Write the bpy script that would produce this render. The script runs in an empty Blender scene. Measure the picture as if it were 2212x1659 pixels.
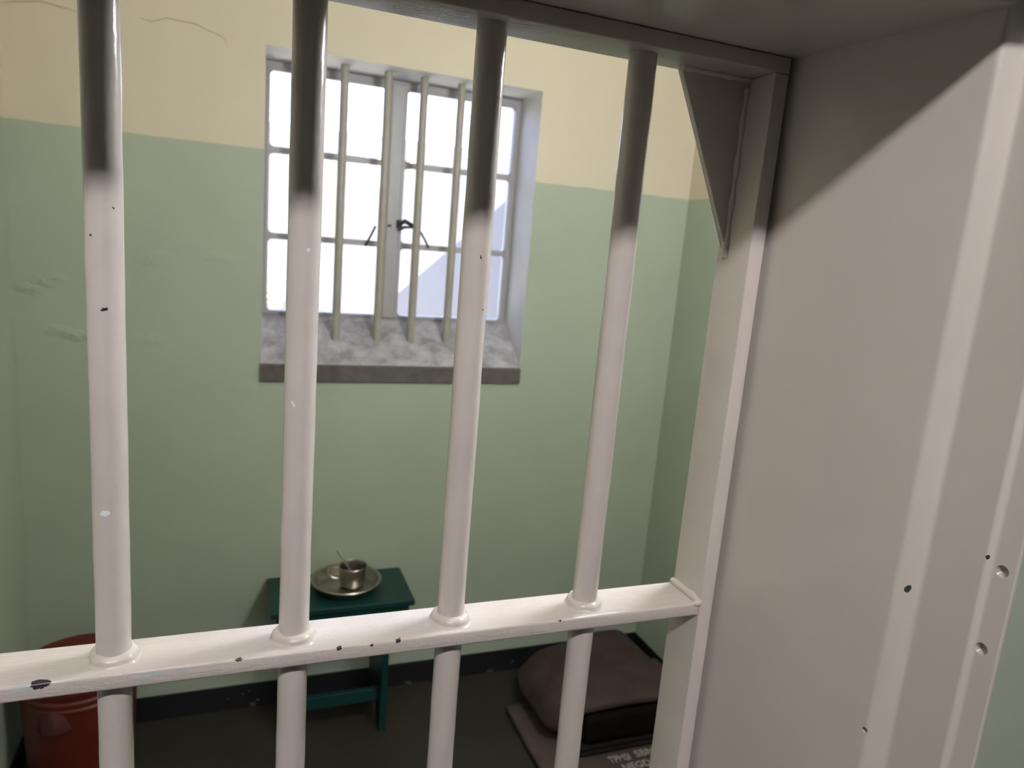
import bpy, bmesh, math, random
from mathutils import Vector, Matrix, noise as mnoise

C = bpy.context.scene.collection
SC = bpy.context.scene
PI = math.pi

# ------------------------------------------------------------------ camera
YAW, PITCH, ROLL, FPX = 0.3771, -0.1881, 0.0831, 1556.1
EYE = Vector((0.0772, -0.5345, 1.7103))
fwd = Vector((math.sin(YAW) * math.cos(PITCH), math.cos(YAW) * math.cos(PITCH), math.sin(PITCH)))
r0 = Vector((math.cos(YAW), -math.sin(YAW), 0)); u0 = r0.cross(fwd)
rgt = math.cos(ROLL) * r0 + math.sin(ROLL) * u0
upv = -math.sin(ROLL) * r0 + math.cos(ROLL) * u0
cd = bpy.data.cameras.new('camera')
cam = bpy.data.objects.new('camera', cd); C.objects.link(cam)
M = Matrix((rgt, upv, -fwd)).transposed().to_4x4(); M.translation = EYE
cam.matrix_world = M
cd.sensor_fit = 'HORIZONTAL'; cd.sensor_width = 9.8; cd.lens = 9.8 * FPX / 2212
cd.clip_start = 0.02; cd.clip_end = 200
cd.dof.use_dof = True; cd.dof.focus_distance = 0.54; cd.dof.aperture_fstop = 3.0
SC.camera = cam

# ------------------------------------------------------------------ colour management, sky, sun
SC.view_settings.view_transform = 'Standard'; SC.view_settings.look = 'None'
SC.view_settings.gamma = 1.0; SC.view_settings.use_curve_mapping = False
SC.view_settings.exposure = 0.0
SC.cycles.sample_clamp_indirect = 6.0
SC.cycles.max_bounces = 10; SC.cycles.diffuse_bounces = 6; SC.cycles.transparent_max_bounces = 12
W = bpy.data.worlds.new('sky'); SC.world = W; W.use_nodes = True
bg = W.node_tree.nodes['Background']
bg.inputs['Color'].default_value = (0.48, 0.60, 1.0, 1); bg.inputs['Strength'].default_value = 8.5
sd = bpy.data.lights.new('sun', 'SUN'); sd.energy = 60.0; sd.angle = 0.01; sd.color = (1.0, 0.93, 0.82)
sun = bpy.data.objects.new('sun', sd); C.objects.link(sun)
sun.rotation_euler = Vector((-1.0, 0.40, -0.94)).to_track_quat('-Z', 'Y').to_euler()
sun.location = (6, -3, 8)
TUBE_RADIANCE = 100.0      # corridor lamp
FILL_RADIANCE = 53.0      # unseen fill globe added to light the cell, right of the doorway

# ------------------------------------------------------------------ material helpers
def new_mat(name):
    m = bpy.data.materials.new(name); m.use_nodes = True
    nt = m.node_tree; b = nt.nodes['Principled BSDF']
    return m, nt, b

def node(nt, t, **kw):
    n = nt.nodes.new(t)
    for k, v in kw.items():
        if k.startswith('i_'):
            key = k[2:]; key = int(key) if key.isdigit() else key.replace('_', ' ')
            n.inputs[key].default_value = v
        else:
            setattr(n, k, v)
    return n

def mth(nt, op, a, b=None, c=None, clamp=False):
    n = nt.nodes.new('ShaderNodeMath'); n.operation = op; n.use_clamp = clamp
    for i, v in enumerate((a, b, c)):
        if v is None: continue
        if isinstance(v, (int, float)): n.inputs[i].default_value = v
        else: nt.links.new(v, n.inputs[i])
    return n.outputs[0]

def noise_out(nt, vec, scale, detail=3.0, rough=0.55, out='Fac'):
    n = node(nt, 'ShaderNodeTexNoise'); n.inputs['Scale'].default_value = scale
    n.inputs['Detail'].default_value = detail; n.inputs['Roughness'].default_value = rough
    nt.links.new(vec, n.inputs['Vector'])
    return n.outputs[out]

def ramp(nt, f, a, b, ca=(0, 0, 0, 1), cb=(1, 1, 1, 1)):
    r = nt.nodes.new('ShaderNodeValToRGB'); e = r.color_ramp.elements
    e[0].position = a; e[0].color = ca; e[1].position = b; e[1].color = cb
    nt.links.new(f, r.inputs[0]); return r.outputs[0]

def mix(nt, f, a, b):
    n = nt.nodes.new('ShaderNodeMix'); n.data_type = 'RGBA'
    for s, v in ((n.inputs[0], f), (n.inputs[6], a), (n.inputs[7], b)):
        if isinstance(v, (int, float)): s.default_value = v
        elif isinstance(v, tuple): s.default_value = v
        else: nt.links.new(v, s)
    return n.outputs[2]

def pos(nt):
    return nt.nodes.new('ShaderNodeNewGeometry').outputs['Position']

def stretch(nt, v, s):
    n = nt.nodes.new('ShaderNodeVectorMath'); n.operation = 'MULTIPLY'
    nt.links.new(v, n.inputs[0]); n.inputs[1].default_value = s
    return n.outputs[0]

def warp(nt, v, scale, amt):
    c = noise_out(nt, v, scale, 3, .6, 'Color')
    s = nt.nodes.new('ShaderNodeVectorMath'); s.operation = 'SUBTRACT'
    nt.links.new(c, s.inputs[0]); s.inputs[1].default_value = (.5, .5, .5)
    k = nt.nodes.new('ShaderNodeVectorMath'); k.operation = 'MULTIPLY_ADD'
    nt.links.new(s.outputs[0], k.inputs[0]); k.inputs[1].default_value = (amt, amt, amt); nt.links.new(v, k.inputs[2])
    return k.outputs[0]

def spots(nt, v, pts, soft=False):
    """mask that is 1 within each (x, y, z, r)"""
    acc = None
    for x, y, z, r in pts:
        d = nt.nodes.new('ShaderNodeVectorMath'); d.operation = 'DISTANCE'
        nt.links.new(v, d.inputs[0]); d.inputs[1].default_value = (x, y, z)
        if soft:
            o = mth(nt, 'SUBTRACT', 1.0, mth(nt, 'DIVIDE', d.outputs['Value'], r), clamp=True)
        else:
            o = mth(nt, 'LESS_THAN', d.outputs['Value'], r)
        acc = o if acc is None else mth(nt, 'MAXIMUM', acc, o)
    return acc

def bump(nt, b, h, strength, dist, prev=None):
    n = nt.nodes.new('ShaderNodeBump'); n.inputs['Strength'].default_value = strength
    n.inputs['Distance'].default_value = dist; nt.links.new(h, n.inputs['Height'])
    if prev is not None: nt.links.new(prev, n.inputs['Normal'])
    nt.links.new(n.outputs[0], b.inputs['Normal'])
    return n.outputs[0]

def rgba(c): return (c[0], c[1], c[2], 1.0)

def simple(name, col, rough=.5, spec=.5, metal=0.0, var=.08, vscale=6.0, bscale=0, bstr=.2, bdist=.002):
    m, nt, b = new_mat(name); p = pos(nt)
    f = noise_out(nt, p, vscale, 4)
    lo = tuple(x * (1 - var) for x in col); hi = tuple(min(1, x * (1 + var)) for x in col)
    nt.links.new(ramp(nt, f, .3, .7, rgba(lo), rgba(hi)), b.inputs['Base Color'])
    b.inputs['Roughness'].default_value = rough; b.inputs['Specular IOR Level'].default_value = spec
    b.inputs['Metallic'].default_value = metal
    if bscale: bump(nt, b, noise_out(nt, p, bscale, 4), bstr, bdist)
    return m

def emission(name, col, s):
    m, nt, b = new_mat(name)
    b.inputs['Base Color'].default_value = (.8, .8, .8, 1)
    b.inputs['Emission Color'].default_value = rgba(col); b.inputs['Emission Strength'].default_value = s
    return m

# --- gate paint: thick glossy off-white enamel with chips
WHITE_CHIPS = [(.1174, -.0113, 1.5871, .0021), (.1138, -.0113, 1.5228, .0025), (.1142, -.0113, 1.5168, .0018),
    (.2358, -.0113, 1.5825, .0022), (.2382, -.0113, 1.5419, .0022), (.3611, -.0113, 1.5262, .0028), (-.0025, -.0113, 1.5112, .0025),
    (.1256, -.0113, 1.6965, .0014), (.1177, -.0113, 1.6431, .0014), (.114, -.0113, 1.497, .0018), (.147, -.0113, 1.477, .0019),
    (.3599, -.0113, 1.2591, .0029), (.2596, -.0113, 1.6176, .0011)]
BLUE_CHIPS = [(-.0535, -.0229, 1.3978, .0046), (-.0470, -.0229, 1.3972, .0040), (-.0440, -.0229, 1.3945, .0026), (.0235, -.0229, 1.3935, .0038), (.0300, -.0229, 1.3950, .0030), (.0459, -.0229, 1.3945, .0030), (.3177, -.0229, 1.3866, .0024)]
DARK_CHIPS = [(.0075, -.0105, 1.7143, .0020), (.0007, -.0113, 1.6491, .0017), (-.0074, -.0095, 1.6957, .0012), (.2509, -.0113, 1.7007, .0011),
    (.2566, -.0113, 1.6608, .0014), (.238, -.0113, 1.4988, .0015), (.1136, -.0113, 1.4678, .0013),
    (-.0425, -.0225, 1.3978, .0045), (-.0382, -.0225, 1.3980, .0033), (.0833, -.0225, 1.3974, .0021), (.1557, -.0225, 1.3968, .0024),
    (.1802, -.0225, 1.3955, .0013), (.2013, -.0225, 1.3968, .0022), (.3427, -.0229, 1.397, .0011), (-.102, -.0225, 1.397, .002)]
PAINT = (.55, .50, .46)
def gate_paint(name, chips=True, lumpy=.35):
    m, nt, b = new_mat(name); p = pos(nt)
    col = ramp(nt, noise_out(nt, p, 22, 4), .3, .7, rgba([x * .96 for x in PAINT]), rgba([min(1, x * 1.04) for x in PAINT]))
    lump = noise_out(nt, p, 45, 3)
    fine = noise_out(nt, stretch(nt, p, (1, 1.7, .7)), 260, 3)
    if chips:
        wv = warp(nt, p, 420, .006)
        wv2 = warp(nt, p, 300, .012)
        wm = spots(nt, wv, WHITE_CHIPS); bm_ = spots(nt, wv2, BLUE_CHIPS); dm = spots(nt, wv, DARK_CHIPS)
        rnd = mth(nt, 'GREATER_THAN', noise_out(nt, p, 190, 2), .80)
        col = mix(nt, rnd, col, (.30, .25, .22, 1))
        col = mix(nt, bm_, col, (.47, .50, .50, 1))
        col = mix(nt, wm, col, (.70, .78, .78, 1))
        col = mix(nt, dm, col, (.035, .028, .035, 1))
        allc = mth(nt, 'MAXIMUM', mth(nt, 'MAXIMUM', wm, bm_), dm)
        h0 = mth(nt, 'SUBTRACT', 1.0, allc)
        n0 = bump(nt, b, h0, .6, .0006)
        n1 = bump(nt, b, lump, lumpy, .0022, n0)
    else:
        n1 = bump(nt, b, lump, .35, .0022)
    bump(nt, b, fine, .22, .0009, n1)
    nt.links.new(col, b.inputs['Base Color'])
    b.inputs['Roughness'].default_value = .23; b.inputs['Specular IOR Level'].default_value = .5
    return m

# --- rails: same enamel with long brush strokes along x
def rail_paint(name):
    m = gate_paint(name, True, .5); nt = m.node_tree; b = nt.nodes['Principled BSDF']
    prev = b.inputs['Normal'].links[0].from_socket
    p = pos(nt)
    st = noise_out(nt, stretch(nt, p, (55, 330, 330)), 1.0, 4, .65)
    bump(nt, b, st, .32, .0020, prev)
    b.inputs['Roughness'].default_value = .27; b.inputs['Specular IOR Level'].default_value = .36
    return m

# --- steel door frame: the same enamel, smoother, with small dents
FRAME = (.545, .502, .455)
DENTS = [(.549, -.2414, 1.5277, .0042), (.549, -.2392, 1.4707, .0042), (.5225, -.1864, 1.3761, .0022)]
HOLES = [(.5321, -.1915, 1.4919, .0030), (.5440, -.2340, 1.5345, .0017)]
def frame_paint(name):
    m, nt, b = new_mat(name); p = pos(nt)
    col = ramp(nt, noise_out(nt, p, 5, 4), .3, .7, rgba([x * .97 for x in FRAME]), rgba([x * 1.03 for x in FRAME]))
    wv = warp(nt, p, 300, .003)
    hm = spots(nt, wv, HOLES)
    col = mix(nt, hm, col, (.03, .03, .035, 1))
    n0 = bump(nt, b, noise_out(nt, p, 12, 2), .25, .004)
    n1 = bump(nt, b, noise_out(nt, p, 240, 3), .10, .0008, n0)
    dm = spots(nt, p, DENTS, soft=True)
    bump(nt, b, mth(nt, 'SUBTRACT', 1.0, dm), .9, .006, n1)
    nt.links.new(col, b.inputs['Base Color'])
    b.inputs['Roughness'].default_value = .28; b.inputs['Specular IOR Level'].default_value = .5
    return m

# --- plaster walls: cream above a green dado
CREAM = (.61, .55, .425); GREEN = (.375, .422, .335)
LUMPS = [(-.4428, 1.95, 1.4943, .045), (-.485, 1.95, 1.475, .045), (-.415, 1.95, 1.506, .035), (-.410, 1.95, 1.350, .04), (-.372, 1.95, 1.340, .045), (-.335, 1.95, 1.338, .03)]
FAINT_LUMPS = [(-.1475, 1.95, 1.5825, .06), (-.19, 1.95, 1.333, .045), (-.1566, 1.95, 1.331, .05), (.03, 1.95, 1.60, .05), (.10, 1.95, 1.18, .06)]
DADO = 1.9453
def wall_paint(name, lumps=False):
    m, nt, b = new_mat(name); p = pos(nt)
    sx = nt.nodes.new('ShaderNodeSeparateXYZ'); nt.links.new(p, sx.inputs[0])
    z = mth(nt, 'ADD', sx.outputs[2], mth(nt, 'MULTIPLY', mth(nt, 'SUBTRACT', noise_out(nt, p, 14, 3), .5), .010))
    f = mth(nt, 'GREATER_THAN', z, DADO)
    v = noise_out(nt, p, 2.2, 5)
    cr = ramp(nt, v, .3, .7, rgba([x * .95 for x in CREAM]), rgba([x * 1.04 for x in CREAM]))
    gr = ramp(nt, v, .3, .7, rgba([x * .95 for x in GREEN]), rgba([x * 1.05 for x in GREEN]))
    nt.links.new(mix(nt, f, gr, cr), b.inputs['Base Color'])
    n0 = bump(nt, b, noise_out(nt, p, 5, 3), .25, .010)
    n1 = bump(nt, b, noise_out(nt, p, 90, 4), .12, .002, n0)
    if lumps:
        sp_ = stretch_pts(nt, warp(nt, p, 22, .03)); fine = noise_out(nt, stretch(nt, p, (1, 1, 1.8)), 48, 4, .6)
        for pts, k in ((FAINT_LUMPS, .20), (LUMPS, .42)):
            h = mth(nt, 'MULTIPLY', spots(nt, sp_, [(x, y, z * 2.2, r) for x, y, z, r in pts], soft=True), fine)
            n1 = bump(nt, b, h, k, .030, n1)
    b.inputs['Roughness'].default_value = .55; b.inputs['Specular IOR Level'].default_value = .35
    return m
def stretch_pts(nt, p): return stretch(nt, p, (1, 1, 2.2))

def skirting_paint(name):
    m, nt, b = new_mat(name); p = pos(nt)
    sx = nt.nodes.new('ShaderNodeSeparateXYZ'); nt.links.new(p, sx.inputs[0])
    low = mth(nt, 'SUBTRACT', .60, mth(nt, 'MULTIPLY', sx.outputs[2], 0.9))
    n = noise_out(nt, p, 26, 5, .7)
    f = mth(nt, 'GREATER_THAN', n, mth(nt, 'ADD', .62, mth(nt, 'MULTIPLY', sx.outputs[2], .9)))
    col = mix(nt, f, (.010, .010, .012, 1), (.16, .14, .13, 1))
    nt.links.new(col, b.inputs['Base Color']); b.inputs['Roughness'].default_value = .45
    return m

def floor_paint(name):
    m, nt, b = new_mat(name); p = pos(nt)
    c1 = ramp(nt, noise_out(nt, p, 3.2, 5), .32, .68, (.022, .0195, .0135, 1), (.036, .032, .021, 1))
    c2 = mix(nt, mth(nt, 'MULTIPLY', noise_out(nt, p, 11, 4), .5), c1, (.024, .020, .015, 1))
    nt.links.new(c2, b.inputs['Base Color']); b.inputs['Roughness'].default_value = .6
    b.inputs['Specular IOR Level'].default_value = .25
    bump(nt, b, noise_out(nt, p, 60, 4), .15, .002)
    return m

def stone_sill(name):
    m, nt, b = new_mat(name); p = pos(nt)
    f = noise_out(nt, p, 16, 5, .65)
    col = ramp(nt, f, .35, .68, (.25, .232, .240, 1), (.52, .505, .545, 1))  # bluish tint in the stone stands in for skylight
    nt.links.new(col, b.inputs['Base Color']); b.inputs['Roughness'].default_value = .5
    bump(nt, b, f, .15, .003)
    return m

def glass(name):
    m = bpy.data.materials.new(name); m.use_nodes = True; nt = m.node_tree
    for n in list(nt.nodes): nt.nodes.remove(n)
    o = nt.nodes.new('ShaderNodeOutputMaterial'); t = nt.nodes.new('ShaderNodeBsdfTransparent')
    t.inputs[0].default_value = (.94, .95, .96, 1)
    g = nt.nodes.new('ShaderNodeBsdfGlossy'); g.inputs['Roughness'].default_value = .04
    d = nt.nodes.new('ShaderNodeBsdfDiffuse'); d.inputs[0].default_value = (.7, .72, .75, 1)
    fr = nt.nodes.new('ShaderNodeFresnel'); fr.inputs[0].default_value = 1.4
    mx = nt.nodes.new('ShaderNodeMixShader'); nt.links.new(fr.outputs[0], mx.inputs[0]); nt.links.new(t.outputs[0], mx.inputs[1]); nt.links.new(g.outputs[0], mx.inputs[2])
    dirt = mth(nt, 'MULTIPLY', noise_out(nt, pos(nt), 14, 4), .04)
    m2 = nt.nodes.new('ShaderNodeMixShader'); nt.links.new(dirt, m2.inputs[0]); nt.links.new(mx.outputs[0], m2.inputs[1]); nt.links.new(d.outputs[0], m2.inputs[2])
    nt.links.new(m2.outputs[0], o.inputs[0])
    return m

def felt(name, col, rough=.95, weave=700):
    m, nt, b = new_mat(name); p = pos(nt)
    f = noise_out(nt, p, 9, 5)
    lo = rgba([x * .82 for x in col]); hi = rgba([x * 1.15 for x in col])
    nt.links.new(ramp(nt, f, .3, .7, lo, hi), b.inputs['Base Color'])
    b.inputs['Roughness'].default_value = rough; b.inputs['Specular IOR Level'].default_value = .03
    b.inputs['Sheen Weight'].default_value = 0.0
    n0 = bump(nt, b, noise_out(nt, p, 30, 4), .35, .006)
    bump(nt, b, noise_out(nt, p, weave, 2), .25, .001, n0)
    return m

MT = dict(
    gate=gate_paint('gate_enamel'), rail=rail_paint('rail_enamel'), frame=frame_paint('door_frame_enamel'),
    wall=wall_paint('painted_plaster'), wall_back=wall_paint('painted_plaster_lumpy', True),
    far_wall=simple('bounce_dark_paint', (.07, .075, .07), .7, .2),  # unseen far wall darkened to keep bounced light off the gate
    ceiling=simple('ceiling_white', (.62, .60, .53), .8, .2, var=.03),
    corridor_ceiling=simple('corridor_ceiling_dark', (.20, .19, .18), .8, .2, var=.03),  # much darker than the cell ceiling, to limit bounced light
    corridor_floor=simple('corridor_floor', (.035, .031, .027), .5, .3, var=.1),
    floor=floor_paint('dark_floor'), skirting=skirting_paint('black_skirting'), sill=stone_sill('sky_tinted_slate'),
    sill_edge=simple('shade_dark_sill_edge', (.115, .10, .09), .6, .3, var=.25, vscale=22, bscale=30),  # front face darkened in its colour, in place of shade
    sash=simple('window_enamel', (.37, .36, .365), .4, .4, var=.04, vscale=20, bscale=60, bstr=.1),
    reveal=simple('reveal_whitewash', (.72, .70, .68), .6, .3, var=.05, bscale=25, bstr=.2, bdist=.004),
    winbar=simple('window_bar_enamel', (.345, .325, .28), .4, .4, var=.06, vscale=30, bscale=80, bstr=.2),
    iron=simple('blackened_iron', (.05, .05, .055), .5, .4, var=.2),
    glass=glass('window_glass'),
    stool=simple('dark_green_paint', (.0045, .033, .029), .38, .45, var=.12, vscale=12, bscale=40, bstr=.12),
    steel=simple('stainless_steel', (.42, .39, .35), .30, .5, 1.0, var=.06, vscale=40, bscale=60, bstr=.04),
    spoon=simple('pale_spoon_metal', (.75, .74, .71), .42, .5, .85, var=.05),
    bucket=simple('red_brown_plastic', (.092, .0135, .0085), .42, .4, var=.10, vscale=10),
    lug=simple('worn_red_brown_plastic', (.13, .045, .035), .55, .35, var=.15, vscale=40),
    blanket=felt('brown_blanket_wool', (.062, .045, .039)), dark=felt('dark_blanket_wool', (.0095, .006, .005)),
    mat=felt('sleeping_mat_felt', (.078, .058, .050)), greymat=felt('dark_felt_layers', (.018, .014, .012)),
    stencil=simple('stencil_white', (.34, .315, .275), .9, .1, var=.35, vscale=160),
    crack=simple('hairline_crack', (.40, .35, .26), .9, .1),
    cwall=simple('limewashed_wall', (.145, .141, .136), .9, .1, var=.04, vscale=3, bscale=12, bstr=.3, bdist=.01),
    gravel=simple('pale_courtyard_gravel', (.72, .68, .60), .95, .1, var=.1, vscale=14, bscale=50, bstr=.4, bdist=.01),
    leaf=simple('shrub_leaves', (.09, .12, .03), .6, .3, var=.3, vscale=15),
    roof=simple('roof_sheet', (.35, .34, .33), .6, .3),
    lamp_body=simple('lamp_housing_white', (.7, .7, .68), .5, .4),
    tube=emission('corridor_tube_glow', (1.0, .955, .95), TUBE_RADIANCE),
    fill_globe=emission('cell_fill_glow', (.98, 1.0, 1.06), FILL_RADIANCE),
)

# ------------------------------------------------------------------ mesh helpers
def finish(name, bm, mat, parent=None, smooth=False, angle=.6):
    if parent is not None:
        bmesh.ops.translate(bm, verts=bm.verts, vec=-world_loc(parent))
    bmesh.ops.recalc_face_normals(bm, faces=bm.faces)
    me = bpy.data.meshes.new(name); bm.to_mesh(me); bm.free()
    o = bpy.data.objects.new(name, me); C.objects.link(o)
    for m in (mat if isinstance(mat, (list, tuple)) else [mat]): me.materials.append(m)
    if smooth:
        for p in me.polygons: p.use_smooth = True
        try: me.set_sharp_from_angle(angle=angle)
        except Exception: pass
    if parent is not None: o.parent = parent
    return o

def world_loc(o):
    v = Vector(o.location)
    while o.parent: o = o.parent; v += Vector(o.location)
    return v

def thing(name, label, cat, loc, group=None):
    o = bpy.data.objects.new(name, None); C.objects.link(o); o.location = loc
    o.empty_display_size = .05
    return tag(o, label, cat, group)

def tag(o, label, cat, group=None, kind=None):
    o['label'] = label; o['category'] = cat
    if group: o['group'] = group
    if kind: o['kind'] = kind
    return o

def struct(name, bm, mat, label=None, parent=None, smooth=False, cat=None):
    o = finish(name, bm, mat, parent, smooth)
    if parent is None:
        o['kind'] = 'structure'
        if label: o['label'] = label
        if cat: o['category'] = cat
    return o

def box(bm, lo, hi, bev=0, seg=2):
    vs = [bm.verts.new((x, y, z)) for x in (lo[0], hi[0]) for y in (lo[1], hi[1]) for z in (lo[2], hi[2])]
    fs = [(0, 1, 3, 2), (4, 6, 7, 5), (0, 4, 5, 1), (2, 3, 7, 6), (0, 2, 6, 4), (1, 5, 7, 3)]
    faces = [bm.faces.new([vs[i] for i in f]) for f in fs]
    if bev:
        es = list({e for f in faces for e in f.edges})
        bmesh.ops.bevel(bm, geom=es, offset=bev, segments=seg, profile=.5, affect='EDGES')
    return bm

def mkbox(lo, hi, bev=0, seg=2): return box(bmesh.new(), lo, hi, bev, seg)

def prism(bm, pts, axis, a, b, bev=0):
    """pts 2D polygon; axis 'z': (x,y) extruded a..b ; 'x': (y,z) ; 'y': (x,z)"""
    def P(p, t):
        return {'z': (p[0], p[1], t), 'x': (t, p[0], p[1]), 'y': (p[0], t, p[1])}[axis]
    A = [bm.verts.new(P(p, a)) for p in pts]; B = [bm.verts.new(P(p, b)) for p in pts]
    n = len(pts); fs = [bm.faces.new(A), bm.faces.new(B[::-1])]
    for i in range(n): fs.append(bm.faces.new((A[i], A[(i + 1) % n], B[(i + 1) % n], B[i])))
    if bev:
        bmesh.ops.bevel(bm, geom=list({e for f in fs for e in f.edges}), offset=bev, segments=2, profile=.5, affect='EDGES')
    return bm

def round2d(pts, rad, n=5):
    out = []
    for i, p in enumerate(pts):
        r = rad[i]
        if not r: out.append(p); continue
        a = Vector(pts[i - 1]); b = Vector(p); c = Vector(pts[(i + 1) % len(pts)])
        u = (a - b).normalized() * min(r, (a - b).length * .45); v = (c - b).normalized() * min(r, (c - b).length * .45)
        for k in range(n + 1):
            t = k / n
            q = b + u * (1 - t) ** 2 + v * t ** 2
            out.append((q.x, q.y))
    return out

def lathe(bm, prof, center, seg=64, close_bottom=True, close_top=True):
    rings = []
    for r, z in prof:
        if r < 1e-5: rings.append([bm.verts.new((center[0], center[1], center[2] + z))])
        else: rings.append([bm.verts.new((center[0] + r * math.cos(2 * PI * k / seg), center[1] + r * math.sin(2 * PI * k / seg), center[2] + z)) for k in range(seg)])
    for A, B in zip(rings, rings[1:]):
        for k in range(seg):
            k2 = (k + 1) % seg
            if len(A) == 1 and len(B) == 1: continue
            if len(A) == 1: bm.faces.new((A[0], B[k], B[k2]))
            elif len(B) == 1: bm.faces.new((A[k], B[0], A[k2]))
            else: bm.faces.new((A[k], B[k], B[k2], A[k2]))
    if len(rings[0]) > 1 and close_bottom: bm.faces.new(rings[0])
    if len(rings[-1]) > 1 and close_top: bm.faces.new(rings[-1][::-1])
    return bm

def rod(bm, x, y, z0, z1, r, seg=40, rings=60, wob=0.0, seed=0):
    R = []
    for j in range(rings + 1):
        z = z0 + (z1 - z0) * j / rings; ring = []
        for k in range(seg):
            a = 2 * PI * k / seg
            rr = r + wob * mnoise.noise(Vector((math.cos(a) * 1.2 + seed * 7, math.sin(a) * 1.2, z * 26)))
            ring.append(bm.verts.new((x + rr * math.cos(a), y + rr * math.sin(a), z)))
        R.append(ring)
    for A, B in zip(R, R[1:]):
        for k in range(seg): bm.faces.new((A[k], A[(k + 1) % seg], B[(k + 1) % seg], B[k]))
    bm.faces.new(R[0][::-1]); bm.faces.new(R[-1])
    return bm

def tube(bm, pts, r, seg=12, flat=None):
    """tube along points; r number or list; flat=(vector, factor) squashes the section"""
    pts = [Vector(p) for p in pts]; n = len(pts); rr = r if isinstance(r, (list, tuple)) else [r] * n
    rings = []; ref = None
    for i, p in enumerate(pts):
        t = (pts[min(i + 1, n - 1)] - pts[max(i - 1, 0)]).normalized()
        if ref is None:
            ref = Vector((0, 0, 1)) if abs(t.z) < .9 else Vector((1, 0, 0))
        u = (ref - t * ref.dot(t)).normalized(); w = t.cross(u); ref = u
        ring = []
        for k in range(seg):
            a = 2 * PI * k / seg
            d = u * math.cos(a) + w * math.sin(a)
            if flat: d = d - flat[0] * d.dot(flat[0]) * (1 - flat[1])
            ring.append(bm.verts.new(p + d * rr[i]))
        rings.append(ring)
    for A, B in zip(rings, rings[1:]):
        for k in range(seg): bm.faces.new((A[k], A[(k + 1) % seg], B[(k + 1) % seg], B[k]))
    bm.faces.new(rings[0][::-1]); bm.faces.new(rings[-1])
    return bm

def soft_box(bm, lo, hi, r, n=18, amp=.004, scale=9.0, seed=0, shape=None):
    """rounded cloth-like block with gentle lumps"""
    b2 = bmesh.new()
    bmesh.ops.create_cube(b2, size=2.0)
    bmesh.ops.subdivide_edges(b2, edges=b2.edges[:], cuts=n, use_grid_fill=True)
    lo, hi = Vector(lo), Vector(hi); c = (lo + hi) / 2; h = (hi - lo) / 2
    r = min(r, *h)
    mp = {}
    for v in b2.verts:
        q = Vector((v.co.x * h.x, v.co.y * h.y, v.co.z * h.z))
        inn = Vector([max(-h[i] + r, min(h[i] - r, q[i])) for i in range(3)])
        d = q - inn
        if d.length > 1e-6: q = inn + d.normalized() * r
        w = c + q
        s = mnoise.noise(w * scale + Vector((seed * 3.1, 0, seed)))
        nn = d.normalized() if d.length > 1e-6 else Vector((0, 0, 0))
        w = w + nn * amp * s
        if shape: w = shape(w)
        mp[v] = bm.verts.new(w)
    for f in b2.faces: bm.faces.new([mp[v] for v in f.verts])
    b2.free()
    return bm

# ------------------------------------------------------------------ the setting
X0, X1, YB, YF, ZC = -.523, 1.74, 1.95, .03, 2.72      # cell interior
bm = mkbox((X0 - .2, YF, -.12), (X1 + .2, YB + .27, 0)); struct('floor', bm, MT['floor'], 'dark brown worn floor of the cell')
bm = mkbox((X0 - .2, -.25, ZC), (X1 + .2, YB + .42, ZC + .16)); struct('ceiling', bm, MT['ceiling'], 'pale ceiling of the cell')
# back wall with the window opening
WX0, WX1, WZ0, WZ1 = .164, 1.086, 1.262, 2.253
bm = bmesh.new()
def wall_with_hole(bm, x0, x1, y0, y1, z0, z1, hx0, hx1, hz0, hz1):
    def g(y):
        return {(i, k): bm.verts.new((x, y, z)) for i, x in enumerate((x0, hx0, hx1, x1)) for k, z in enumerate((z0, hz0, hz1, z1))}
    A, B = g(y0), g(y1)
    for i in range(3):
        for k in range(3):
            if i == 1 and k == 1: continue
            bm.faces.new((A[i, k], A[i + 1, k], A[i + 1, k + 1], A[i, k + 1]))
            bm.faces.new((B[i, k], B[i, k + 1], B[i + 1, k + 1], B[i + 1, k]))
    def side(a, b):
        f = bm.faces.new((A[a], A[b], B[b], B[a])); return f
    ins = [side((1, 1), (2, 1)), side((2, 1), (2, 2)), side((2, 2), (1, 2)), side((1, 2), (1, 1))]
    for f in ins: f.material_index = 1
    for i in range(3): side((i, 0), (i + 1, 0)); side((i, 3), (i + 1, 3))
    for k in range(3): side((0, k), (0, k + 1)); side((3, k), (3, k + 1))
wall_with_hole(bm, X0 - .2, X1 + .2, YB, YB + .27, 0, ZC, WX0, WX1, WZ0 - .058, WZ1)
wb = struct('wall_back', bm, [MT['wall_back'], MT['reveal']], 'cell back wall, cream above a green dado')
# hairline crack in the cream paint, and its continuation left of the first bar
def crack(pts):
    b = bmesh.new(); L = []
    for i, (x, z) in enumerate(pts):
        w = .0016 if 0 < i < len(pts) - 1 else .0005
        L.append([b.verts.new((x, YB - .0012, z + w)), b.verts.new((x, YB - .0012, z - w)), b.verts.new((x, YB + .0002, z + w)), b.verts.new((x, YB + .0002, z - w))])
    for A, B in zip(L, L[1:]):
        for q in ((0, 1), (1, 3), (3, 2), (2, 0)): b.faces.new((A[q[0]], B[q[0]], B[q[1]], A[q[1]]))
    return finish('crack', b, MT['crack'], wb)
crack([(-.1826, 2.267), (-.15, 2.262), (-.11, 2.279), (-.0612, 2.2761), (-.04, 2.277), (-.0238, 2.2738), (.0, 2.264), (.0205, 2.2597), (.038, 2.254), (.0462, 2.2473), (.052, 2.236), (.0554, 2.2228)])
crack([(-.519, 2.244), (-.49, 2.252), (-.4219, 2.2656), (-.40, 2.263), (-.378, 2.2595), (-.3334, 2.2544)])
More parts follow.
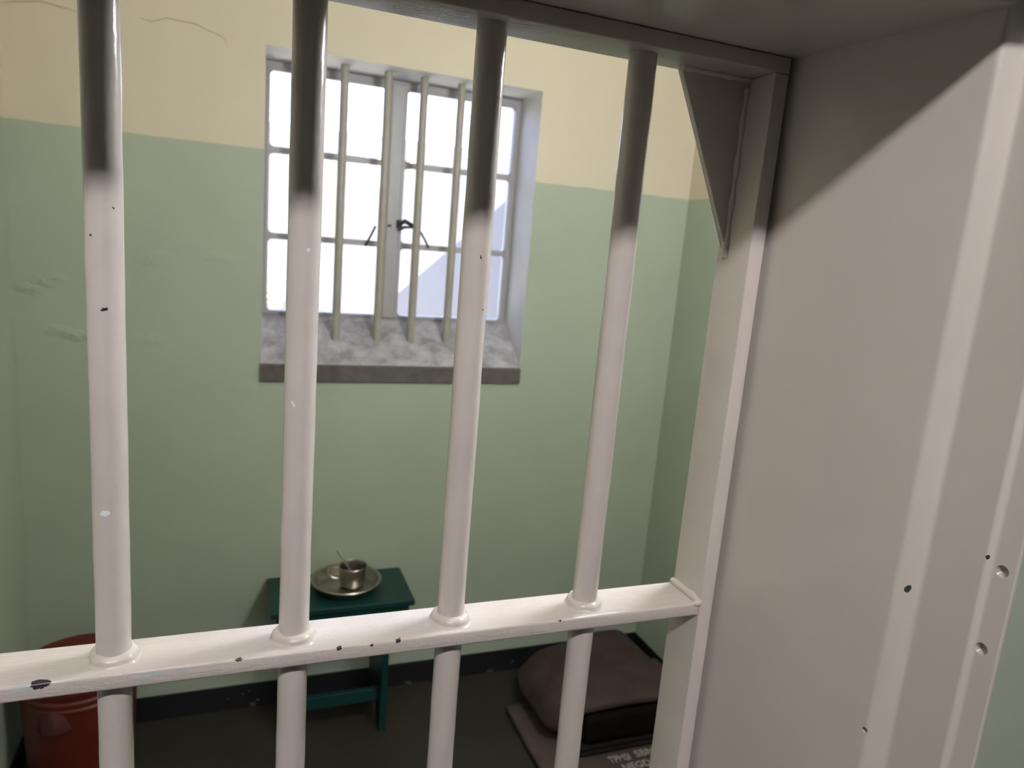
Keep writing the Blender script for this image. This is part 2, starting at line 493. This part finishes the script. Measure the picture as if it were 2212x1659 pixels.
struct('wall_left', mkbox((X0 - .2, YF, 0), (X0, YB, ZC)), MT['wall'], 'left side wall of the cell, green dado')
struct('wall_right', mkbox((X1, YF, 0), (X1 + .2, YB, ZC)), MT['wall'], 'right side wall of the cell, green dado')
# black painted skirtings
SK = .093
struct('baseboard_back', mkbox((X0, YB - .006, 0), (X1, YB, SK), .001), MT['skirting'], 'black skirting band along the back wall')
struct('baseboard_left', mkbox((X0, YF, 0), (X0 + .006, YB - .006, SK), .001), MT['skirting'], 'black skirting band along the left wall')
struct('baseboard_right', mkbox((X1 - .006, YF, 0), (X1, YB - .006, SK), .001), MT['skirting'], 'black skirting band along the right wall')

# front wall around the doorway (corridor side at y=-.245)
ZL = 1.8801                       # underside of the lintel
DL, DR = -.385, .506             # doorway at the gate
CW = -.245
bm = bmesh.new()
box(bm, (.552, CW, 0), (3.2, YF, ZC)); box(bm, (-3.2, CW, 0), (DL - .046, YF, ZC)); box(bm, (DL - .046, CW, ZL + .024), (.552, YF, ZC))
struct('wall_front', bm, MT['wall'], 'corridor wall with the cell doorway')
def jamb_profile(s, x):          # plan of the pressed steel jamb, s=+1 right, -1 left; x = reveal at the gate
    q = [(0, YF), (0, -.02), (.0165, -.190), (.0365, -.192), (.0375, -.2335), (.0425, -.2345), (.0435, -.2500), (.046, -.2500), (.046, YF)]
    rad = [0, 0, .0045, .004, .002, .0025, .0015, 0, 0]
    return [(x + s * a, b) for a, b in round2d(q, rad)]
bm = prism(bmesh.new(), jamb_profile(1, DR), 'z', 0, ZL + .03); struct('trim_1', bm, MT['frame'], 'stepped steel door jamb right of the barred gate', smooth=True)
bm = prism(bmesh.new(), jamb_profile(-1, DL), 'z', 0, ZL + .03); struct('trim_2', bm, MT['frame'], 'stepped steel door jamb left of the barred gate', smooth=True)
q = [(YF, ZL - .001), (-.02, ZL), (-.190, ZL), (-.192, ZL + .016), (-.2335, ZL + .017), (-.2345, ZL + .021), (-.2500, ZL + .0215), (-.2500, ZL + .024), (YF, ZL + .024)]
bm = prism(bmesh.new(), round2d(q, [0, 0, .0035, .004, .002, .002, .001, 0, 0]), 'x', DL - .002, DR + .024); struct('trim_3', bm, MT['frame'], 'steel door head above the barred gate', smooth=True)

# corridor shell
struct('corridor_floor', mkbox((-3.2, -2.15, -.12), (3.2, YF, 0)), MT['corridor_floor'], 'corridor floor outside the cell')
struct('corridor_ceiling', mkbox((-3.2, -2.15, ZC), (3.2, -.25, ZC + .16)), MT['corridor_ceiling'], 'corridor ceiling')
struct('wall_corridor', mkbox((-3.2, -2.15, 0), (3.2, -1.95, ZC)), MT['far_wall'], 'far corridor wall behind the viewer')
struct('wall_corridor_left', mkbox((-3.2, -1.95, 0), (-3.0, CW, ZC)), MT['wall'], 'left end wall of the corridor')
struct('wall_corridor_right', mkbox((3.0, -1.95, 0), (3.2, CW, ZC)), MT['wall'], 'right end wall of the corridor')

# ------------------------------------------------------------------ window
wroot = bpy.data.objects.new('window_1', None); C.objects.link(wroot); wroot.location = (.625, 2.15, 1.25)
wroot['kind'] = 'structure'; wroot['label'] = 'steel casement window in the back wall'
WY = 2.15
def ring_frame(x0, x1, z0, z1, w, y0, y1, rc=0.0, bev=.002):
    """flat frame with rounded inner corners"""
    b = bmesh.new(); n = 6
    def rr(x0, x1, z0, z1, r):
        if r <= 0: r = 1e-4
        pts = []
        for cx, cz, a0 in ((x1 - r, z1 - r, 0), (x0 + r, z1 - r, PI / 2), (x0 + r, z0 + r, PI), (x1 - r, z0 + r, 1.5 * PI)):
            for k in range(n + 1):
                a = a0 + PI / 2 * k / n; pts.append((cx + r * math.cos(a), cz + r * math.sin(a)))
        return pts
    O = rr(x0, x1, z0, z1, .0005); I = rr(x0 + w, x1 - w, z0 + w, z1 - w, rc)
    N = len(O)
    V = {(s, y): [b.verts.new((px, y, pz)) for px, pz in (O if s else I)] for s in (0, 1) for y in (y0, y1)}
    for k in range(N):
        j = (k + 1) % N
        b.faces.new((V[1, y0][k], V[1, y0][j], V[0, y0][j], V[0, y0][k]))
        b.faces.new((V[1, y1][k], V[0, y1][k], V[0, y1][j], V[1, y1][j]))
        b.faces.new((V[0, y0][k], V[0, y0][j], V[0, y1][j], V[0, y1][k]))
        b.faces.new((V[1, y0][k], V[1, y1][k], V[1, y1][j], V[1, y0][j]))
    return b
FZ0, FZ1 = 1.398, 2.250
finish('window_frame', ring_frame(WX0 + .001, WX1 - .001, FZ0, FZ1, .014, WY, WY + .05), MT['sash'], wroot)
def casement(x0, x1, name='casement'):
    z0, z1 = FZ0 + .012, FZ1 - .012
    t1, t2, h = 1.967, 1.679, .0105
    cells = [(t1 + h, z1 - .016), (t2 + h, t1 - h), (z0 + .010, t2 - h)]
    b = bmesh.new(); sx = .010
    # stiles + rails as one ring, transoms as bars, with rounded pane corners
    ring = ring_frame(x0, x1, z0, z1, sx, WY - .004, WY + .030, .002)
    me = bpy.data.meshes.new('tmp'); ring.to_mesh(me); ring.free(); b.from_mesh(me); bpy.data.meshes.remove(me)
    for a, c in ((t1 - h, t1 + h), (t2 - h, t2 + h)): box(b, (x0 + sx - .001, WY, a), (x1 - sx + .001, WY + .026, c), .0015, 1)
    box(b, (x0 + sx - .001, WY, z1 - .017), (x1 - sx + .001, WY + .026, z1 - .009)); 
    # putty fillets in the pane corners
    for c0, c1 in cells:
        for sxn, szn in ((1, 1), (1, -1), (-1, 1), (-1, -1)):
            cx = (x0 + sx) if sxn > 0 else (x1 - sx); cz = c0 if szn > 0 else c1
            r = .016; pts = [(cx - sxn * .001, cz - szn * .001)] + [(cx + sxn * r * (1 - math.sin(t * PI / 12)), cz + szn * r * (1 - math.cos(t * PI / 12))) for t in range(7)]
            prism(b, pts, 'y', WY + .002, WY + .024)
    o = finish(name, b, MT['sash'], wroot)
    for c0, c1 in cells:
        finish('pane', mkbox((x0 + sx, WY + .014, c0), (x1 - sx, WY + .017, c1)), MT['glass'], o)
    return o
casement(WX0 + .013, .594); casement(.642, WX1 - .013)
# central mullion of two meeting stiles
finish('mullion', mkbox((.594, WY - .012, FZ0 + .012), (.642, WY + .035, FZ1 - .012), .004), MT['sash'], wroot)
# latch handle and stays
bm = bmesh.new(); box(bm, (.632, WY - .030, 1.742), (.650, WY - .010, 1.772), .003)
tube(bm, [(.641, WY - .035, 1.757), (.655, WY - .042, 1.768), (.672, WY - .044, 1.760), (.698, WY - .046, 1.750)], [.007, .009, .008, .003], 10)
tube(bm, [(.640, WY - .03, 1.735), (.655, WY - .04, 1.747), (.690, WY - .045, 1.748)], [.004, .006, .003], 8)
finish('latch', bm, MT['iron'], wroot, True)
finish('latch_stop', mkbox((.599, WY - .022, 1.744), (.611, WY - .011, 1.752), .002), MT['iron'], wroot)
for a, c in (((.556, 1.742), (.522, 1.668)), ((.722, 1.736), (.758, 1.680))):
    finish('stay', tube(bmesh.new(), [(a[0], WY - .008, a[1]), ((a[0] + c[0]) / 2, WY - .010, (a[1] + c[1]) / 2), (c[0], WY - .006, c[1])], .0042, 8), MT['iron'], wroot, True)
bm = bmesh.new()
for x in (.225, .47, .80, .93): box(bm, (x, WY - .008, FZ0 + .012), (x + .05, WY + .002, FZ0 + .022), .002)
finish('hinge_catch', bm, MT['sash'], wroot)
# sloping sill: wedge with a front edge darkened in colour as shade, flush in the opening and 12 mm proud of the wall
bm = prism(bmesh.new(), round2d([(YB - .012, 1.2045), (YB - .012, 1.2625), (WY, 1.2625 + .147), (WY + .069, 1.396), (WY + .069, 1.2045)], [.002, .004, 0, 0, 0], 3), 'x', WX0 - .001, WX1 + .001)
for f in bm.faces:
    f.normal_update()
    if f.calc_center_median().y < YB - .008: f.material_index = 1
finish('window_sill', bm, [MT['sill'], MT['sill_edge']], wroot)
# six round bars let into sill and head
def sill_z(y): return 1.2625 + .147 * (y - YB) / .2
WB = [(.277, 'behind the second gate bar'), (.4165, ''), (.562, ''), (.687, ''), (.821, ''), (.956, '')]
WBL = ['cream window bar farthest left, hidden behind the second gate bar', 'cream window bar standing just right of the second gate bar',
       'cream window bar directly left of the window mullion', 'cream window bar just right of the window latch',
       'cream window bar just left of the third gate bar', 'cream window bar farthest right, hidden behind the third gate bar']
for (x, _), lb in zip(WB, WBL):
    y = 2.053; z0 = sill_z(y) - .012
    bm = rod(bmesh.new(), x, y, z0, WZ1 + .004, .0145, 24, 24, .0006, x * 10)
    o = finish('window_bar', bm, MT['winbar'], None, True); tag(o, lb, 'window bar', 'bars in the window opening')

# ------------------------------------------------------------------ the gate
gate = thing('barred_gate', 'heavy cream enamelled steel gate of round bars in the doorway', 'gate', (.06, 0, .02))
GD = .0229; RB = .0113
gate_bars = [(-.2504, 0), (-.1254, 0), (-.0004, 0), (.1234, 0), (.2504, 0), (.3767, 0)]
ZT0, ZT1 = 1.8669, 1.8797; ZX0, ZX1 = 1.3854, 1.3980
for i, (x, y) in enumerate(gate_bars):
    finish('bar', rod(bmesh.new(), x, y, .06, ZT0 + .004, RB, 48, 220, .00035, i + 1), MT['gate'], gate, True)
finish('top_rail', mkbox((-.3745, -GD, ZT0), (.5016, GD, ZT1), .0014, 3), MT['rail'], gate, True)
finish('cross_rail', mkbox((-.3601, -GD, ZX0), (.4872, GD, ZX1), .0022, 3), MT['rail'], gate, True)
finish('cross_rail', mkbox((-.3601, -GD, .72), (.4872, GD, .7326), .0022, 3), MT['rail'], gate, True)
finish('bottom_rail', mkbox((-.3745, -GD, .05), (.5016, GD, .0628), .0014, 3), MT['rail'], gate, True)
finish('stile', mkbox((.4871, -GD, .0628), (.5016, GD, ZT0), .0014, 3), MT['gate'], gate, True)
finish('stile', mkbox((-.3745, -GD, .0628), (-.3600, GD, ZT0), .0014, 3), MT['gate'], gate, True)
gp = [(.4180, ZT0 + .001), (.4190, 1.8640), (.4862, 1.7250), (.4866, 1.7145), (.4885, 1.7135), (.4885, ZT0 + .001)]
finish('gusset_plate', prism(bmesh.new(), gp, 'y', .0095, .0155, .0012), MT['gate'], gate, True)
gp = [(-.2910, ZT0 + .001), (-.2920, 1.8640), (-.3592, 1.7250), (-.3596, 1.7145), (-.3615, 1.7135), (-.3615, ZT0 + .001)]
finish('gusset_plate', prism(bmesh.new(), gp, 'y', .0095, .0155, .0012), MT['gate'], gate, True)
# fillet welds along the gusset
bm = tube(bmesh.new(), [(.4862, .0100 + .0006 * math.sin(i * 2.1), 1.716 + i * .0095) for i in range(16)], [.0028 + .0008 * math.sin(i * 1.7) for i in range(16)], 12)
finish('weld_bead', bm, MT['gate'], gate, True, 1.2)
bm = tube(bmesh.new(), [(.4190 + i * .0075, .0098 + .0006 * math.sin(i * 1.9), ZT0 - .0006) for i in range(10)], [.0030 + .0008 * math.sin(i * 2.3) for i in range(10)], 12)
finish('weld_bead', bm, MT['gate'], gate, True, 1.2)
# weld collars where the bars pass through the cross rail
def collar(x, z, up, seed):
    b = bmesh.new(); seg = 48; prof = [(.0002, .0068), (.0020, .0064), (.0038, .0050), (.0046, .0030), (.0046, .0014), (.0058, .0004), (.0075, -.0008)]
    R = []
    for dr, h in prof:
        ring = []
        for k in range(seg):
            a = 2 * PI * k / seg
            n = mnoise.noise(Vector((math.cos(a) * 1.7 + seed * 5.3, math.sin(a) * 1.7, h * 60)))
            rr = RB + dr * (1 + .45 * n)
            ring.append(b.verts.new((x + rr * math.cos(a), min(GD - .001, max(-GD - .0005, rr * math.sin(a) * 1.05)), z + up * (h * (1 + .22 * n)))))
        R.append(ring)
    for A, B in zip(R, R[1:]):
        for k in range(seg): b.faces.new((A[k], A[(k + 1) % seg], B[(k + 1) % seg], B[k]))
    b.faces.new(R[0]); b.faces.new(R[-1][::-1])
    return finish('weld_collar', b, MT['gate'], gate, True, 1.2)
for i, (x, y) in enumerate(gate_bars): collar(x, ZX1, 1, i + 2)
# fillet weld between cross rail and stile
bm = bmesh.new()
tube(bm, [(.4860, -GD + .001, ZX1 + .0005), (.4858, -GD * .5, ZX1 + .0014), (.4860, 0, ZX1 + .001), (.4856, GD * .5, ZX1 + .0015), (.4860, GD - .001, ZX1 + .001)], [.0030, .0044, .0040, .0046, .0036], 14)
tube(bm, [(.478, -GD + .0025, ZX1 - .0012), (.484, -GD + .0012, ZX1 - .0002), (.4875, -GD + .0012, ZX1 + .0005)], [.0012, .0034, .0030], 12)
finish('weld_bead', bm, MT['gate'], gate, True, 1.2)
# ------------------------------------------------------------------ stool
st = thing('stool', 'dark green wooden stool against the back wall, carrying a metal plate', 'stool', (.43, 1.815, 0))
sx0, sx1, sy0, sy1, sz = .196, .667, 1.682, 1.941, .500
finish('seat', mkbox((sx0, sy0, sz - .022), (sx1, sy1, sz), .004), MT['stool'], st)
def leg_panel(x):
    # plank leg, tapering, with an arched cut-out forming two feet
    y0, y1 = 1.690, 1.930; c = (y0 + y1) / 2
    out = [(y0 + .006, 0), (y0, sz - .021), (y1, sz - .021), (y1 - .006, 0), (y1 - .062, 0)]
    for k in range(1, 8):
        a = PI * k / 8
        out.append((c + (.058) * math.cos(a), .10 * math.sin(a)))
    out.append((y0 + .062, 0))
    return prism(bmesh.new(), out, 'x', x - .011, x + .011, .0015)
finish('leg_panel', leg_panel(.285), MT['stool'], st); finish('leg_panel', leg_panel(.578), MT['stool'], st)
finish('apron', mkbox((.214, 1.690, sz - .075), (.649, 1.708, sz - .021), .002), MT['stool'], st)
finish('stretcher', mkbox((.2955, 1.735, .098), (.5675, 1.755, .144), .003), MT['stool'], st)

# ------------------------------------------------------------------ plate, mug and spoon
pl = thing('plate', 'round shallow stainless steel plate with raised rim on the green stool', 'plate', (.452, 1.819, .5005))
prof = [(0, 0), (.094, 0), (.099, .003), (.111, .029), (.119, .0330), (.1208, .0320), (.1215, .0335), (.1195, .0358), (.1095, .0325), (.0975, .0060), (.092, .0022), (0, .0022)]
finish('dish', lathe(bmesh.new(), prof, (.452, 1.819, .5005), 72), MT['steel'], pl, True)
mg = thing('mug', 'small stainless steel mug standing in the metal plate', 'mug', (.475, 1.828, .5030))
mp = [(0, 0), (.034, 0), (.040, .004), (.0445, .020), (.0465, .050), (.0475, .070), (.0485, .0722), (.0472, .0738), (.0455, .071), (.0445, .050), (.0425, .020), (.038, .006), (0, .004)]
finish('body', lathe(bmesh.new(), mp, (.475, 1.828, .5030), 56), MT['steel'], mg, True)
hx, hy = math.cos(2.95), math.sin(2.95)
hp = [(.0455, .068), (.060, .071), (.078, .070), (.087, .060), (.085, .042), (.070, .030), (.0450, .026)]
bm = tube(bmesh.new(), [(.475 + hx * r, 1.828 + hy * r, .503 + z) for r, z in hp], .0085, 12, (Vector((hx, hy, 0)) * 0 + Vector((0, 0, 1)), .45))
finish('handle', bm, MT['steel'], mg, True)
sp = thing('spoon', 'metal spoon leaning with its handle out of the steel mug', 'spoon', (.487, 1.826, .512))
A = Vector((.494, 1.820, .514)); B = Vector((.420, 1.838, .632)); d = (B - A)
bm = tube(bmesh.new(), [A + d * t for t in (.28, .4, .6, .8, .93, 1.0)], [.0032, .0028, .0034, .0046, .0055, .0030], 10, (Vector((.24, .97, 0)), .4))
finish('handle', bm, MT['spoon'], sp, True)
bm = bmesh.new(); bmesh.ops.create_uvsphere(bm, u_segments=20, v_segments=12, radius=1)
ax = d.normalized(); u = Vector((0, 1, 0)); w = ax.cross(u).normalized(); u = w.cross(ax)
for v in bm.verts:
    c = v.co.copy(); v.co = A + d * .14 + ax * (c.z * .026) + w * (c.x * .013 * (1 - .25 * c.z)) + u * (c.y * .004)
finish('bowl', bm, MT['spoon'], sp, True)

# ------------------------------------------------------------------ bucket
bx, by = -.338, 1.700
bk = thing('bucket', 'dark red plastic bucket with lid in the left corner of the cell', 'bucket', (bx, by, 0))
prof = [(0, .004), (.128, .004), (.134, 0), (.139, .006), (.1555, .329), (.1590, .333), (.1590, .339), (.1545, .343), (.1545, .351), (.1610, .355), (.1610, .361), (.1550, .366), (.1580, .384), (0, .384)]
finish('body', lathe(bmesh.new(), [(q * .972, z) for q, z in prof], (bx, by, 0), 96), MT['bucket'], bk, True)
prof = [(.1580, .381), (.1620, .381), (.1628, .386), (.1628, .398), (.1610, .403), (.1580, .405), (.1530, .402), (.148, .399), (.06, .402), (0, .403)]
finish('lid', lathe(bmesh.new(), [(q * .972, z) for q, z in prof], (bx, by, 0), 96), MT['bucket'], bk, True)
# moulded half-round handle lug on the side facing the gate
ang = math.atan2(-.165, -.050); ln = Vector((math.cos(ang), math.sin(ang), 0)); tn = Vector((-ln.y, ln.x, 0))
bm = bmesh.new(); rows = []
for i in range(13):
    a = PI * i / 12; row = []
    for j in range(9):
        t = j / 8
        # dome flaring outward to a flat lower lip
        yy = .046 * math.cos(a) * (1 - .0 * t); zz = .282 + .062 * math.sin(a) * (1 - t) + .0 * t
        base_r = .1350 + (zz / .33) * .0165
        outw = .021 * math.sin(PI * .5 * t) * (1 - abs(math.cos(a)) ** 3)
        cyl = math.sqrt(max(1e-6, base_r ** 2 - yy * yy)) + .0015 + outw
        row.append(bm.verts.new(Vector((bx, by, zz)) + ln * cyl + tn * yy))
    rows.append(row)
for A_, B_ in zip(rows, rows[1:]):
    for j in range(8): bm.faces.new((A_[j], A_[j + 1], B_[j + 1], B_[j]))
ext = bmesh.ops.solidify(bm, geom=bm.faces[:], thickness=.003)
finish('handle_lug', bm, MT['lug'], bk, True)

# ------------------------------------------------------------------ bedding
mt = thing('sleeping_mat', 'thin brown felt sleeping mat with white stencilled lettering on the floor', 'mat', (1.38, 1.0, 0))
bm = soft_box(bmesh.new(), (1.038, .35, .001), (1.728, 1.690, .031), .012, 22, .002, 6, 3)
finish('felt', bm, MT['mat'], mt, True, 1.2)
def text_mesh(s, x, y, w, h, z):
    cu = bpy.data.curves.new('lettering', 'FONT'); cu.body = s; cu.size = 1.0; cu.extrude = .01; cu.offset = .012
    to = bpy.data.objects.new('lettering', cu); C.objects.link(to)
    dg = bpy.context.evaluated_depsgraph_get(); me = bpy.data.meshes.new_from_object(to.evaluated_get(dg))
    bpy.data.objects.remove(to); bpy.data.curves.remove(cu)
    b = bmesh.new(); b.from_mesh(me); bpy.data.meshes.remove(me)
    xs = [v.co.x for v in b.verts]; ys = [v.co.y for v in b.verts]
    for v in b.verts:
        fx = (v.co.x - min(xs)) / (max(xs) - min(xs)); fy = (v.co.y - min(ys)) / (max(ys) - min(ys))
        v.co = Vector((x + fx * w, y + fy * h, z + (.0012 if v.co.z > 0 else 0)))
    return b
for s, x, y, w in (('TPMSI', 1.278, 1.304, .080), ('SBM', 1.381, 1.309, .075), ('NEGD', 1.308, 1.262, .105)):
    finish('lettering', text_mesh(s, x, y, w, .031 if s != 'NEGD' else .029, .0312), MT['stencil'], mt)
fm = bmesh.new()
soft_box(fm, (1.175, 1.352, .0335), (1.70, 1.84, .0455), .006, 16, .002, 7, 5)
soft_box(fm, (1.180, 1.361, .0460), (1.70, 1.83, .0580), .006, 16, .002, 7, 6)
o = finish('folded_felt_mat', fm, MT['greymat'], None, True, 1.2)
tag(o, 'thin dark felt mat folded double beneath the pile of blankets', 'mat')
def slump(w):
    w = w.copy(); t = (w.z - .06) / .12
    return w
o = finish('dark_blanket', soft_box(bmesh.new(), (1.205, 1.366, .0625), (1.690, 1.4160, .1690), .020, 18, .004, 10, 7), MT['dark'], None, True, 1.2)
tag(o, 'folded black-brown blanket tucked under the brown blanket, facing the gate', 'blanket')
def drape(w):
    w = w.copy()
    t = min(1, max(0, (1.32 - w.x) / .2))
    h = min(1, max(0, (w.z - .06) / .145))
    w.x += .10 * (.45 + .55 * h) * t * min(1, max(0, (w.y - 1.66) / .2)) ** 1.3
    w.x -= .055 * (1 - h) * t                    # left side bulges out towards the floor
    w.z += .012 * math.sin((w.x - 1.1) * 5.5) * h
    back = min(1, max(0, (w.y - 1.55) / .25)); left = min(1, max(0, (1.50 - w.x) / .36))
    w.z -= .012 * back * h + .085 * h * left ** 1.4 * back
    return w
bb = bmesh.new()
soft_box(bb, (1.125, 1.4200, .0640), (1.615, 1.860, .2020), .055, 22, .005, 8, 9, drape)
soft_box(bb, (1.185, 1.372, .1720), (1.615, 1.60, .2030), .014, 18, .003, 8, 11, drape)
o = finish('brown_blanket', bb, MT['blanket'], None, True, 1.2)
tag(o, 'thick brown wool blanket folded on top of the bedding pile by the wall', 'blanket')

# ------------------------------------------------------------------ lamps
LX, LZ = .98, 2.14
cl = thing('fill_lamp', 'added unseen globe fill light on the inner wall right of the doorway', 'lamp', (LX, YF, LZ))  # globe added out of view to light the cell walls evenly
bm = lathe(bmesh.new(), [(0, 0), (.075, 0), (.075, .018), (.045, .032), (0, .032)], (0, 0, 0), 32)
bmesh.ops.rotate(bm, verts=bm.verts, cent=(0, 0, 0), matrix=Matrix.Rotation(-PI / 2, 3, 'X')); bmesh.ops.translate(bm, verts=bm.verts, vec=(LX, YF, LZ))
finish('base', bm, MT['lamp_body'], cl, True)
bm = bmesh.new(); bmesh.ops.create_uvsphere(bm, u_segments=24, v_segments=16, radius=.15); bmesh.ops.translate(bm, verts=bm.verts, vec=(LX, YF + .180, LZ))
finish('fill_globe', bm, MT['fill_globe'], cl, True)
tl = thing('corridor_lamp', 'long tube lamp on the corridor ceiling', 'lamp', (-.08, -1.135, ZC))
finish('housing', mkbox((-.68, -1.185, ZC - .14), (.52, -1.085, ZC), .006), MT['lamp_body'], tl)
bm = bmesh.new()
bm = tube(bm, [(-.64, -1.135, ZC - .172), (.48, -1.135, ZC - .172)], .028, 20)
finish('tube', bm, MT['tube'], tl, True)

# ------------------------------------------------------------------ outside the window
struct('ground', mkbox((-8, YB + .27, -.25), (10, 12, -.05)), MT['gravel'], 'pale sunlit courtyard ground')
bm = bmesh.new(); box(bm, (-8, 6.0, -.05), (10, 6.25, 2.55))
struct('wall_courtyard', bm, MT['cwall'], 'bright limewashed courtyard wall seen through the window')
ow = thing('shade_building', 'added unseen outbuilding at the right edge of the courtyard', 'building', (4.3, 4.3, 0))  # unseen building added to cast the slanting shadow on the courtyard wall
finish('walls', mkbox((3.15, 4.95, -.05), (6.0, 5.94, 2.60)), MT['cwall'], ow)
finish('roof', prism(bmesh.new(), [(3.0, 2.58), (3.0, 2.64), (4.6, 3.3), (6.15, 2.64), (6.15, 2.58), (4.6, 3.2)], 'y', 4.85, 5.95), MT['roof'], ow)
def shrub(x, y, h, seed, label):
    rd = random.Random(seed); t = thing('shrub', label, 'shrub', (x, y, -.05))
    st_ = bmesh.new(); lv = bmesh.new()
    for k in range(9):
        a = rd.uniform(0, 2 * PI); tip = Vector((x + math.cos(a) * .22 * rd.random(), y + math.sin(a) * .12, h * rd.uniform(.7, 1.0)))
        tube(st_, [(x + .02 * math.cos(a), y, -.05), ((x + tip.x) / 2, y, tip.z * .5), tuple(tip)], [.01, .007, .003], 6)
        for j in range(45):
            c = Vector((x, y, 0)).lerp(tip, rd.uniform(.35, 1)) + Vector((rd.gauss(0, .05), rd.gauss(0, .04), rd.gauss(0, .05)))
            q = Matrix.Rotation(rd.uniform(0, 6.28), 3, 'Z') @ Matrix.Rotation(rd.uniform(-1, 1), 3, 'X')
            vs = [lv.verts.new(c + q @ Vector(p)) for p in ((-.02, 0, 0), (0, -.012, .006), (.035, 0, 0), (0, .012, .006))]
            lv.faces.new(vs)
    finish('stem', st_, MT['iron'], t); finish('foliage', lv, MT['leaf'], t)
shrub(.42, 5.75, 1.26, 1, 'low green shrub at the foot of the bright wall, left in the window')
shrub(.86, 5.78, 1.16, 2, 'smaller shrub by the bright wall, seen behind the second gate bar')
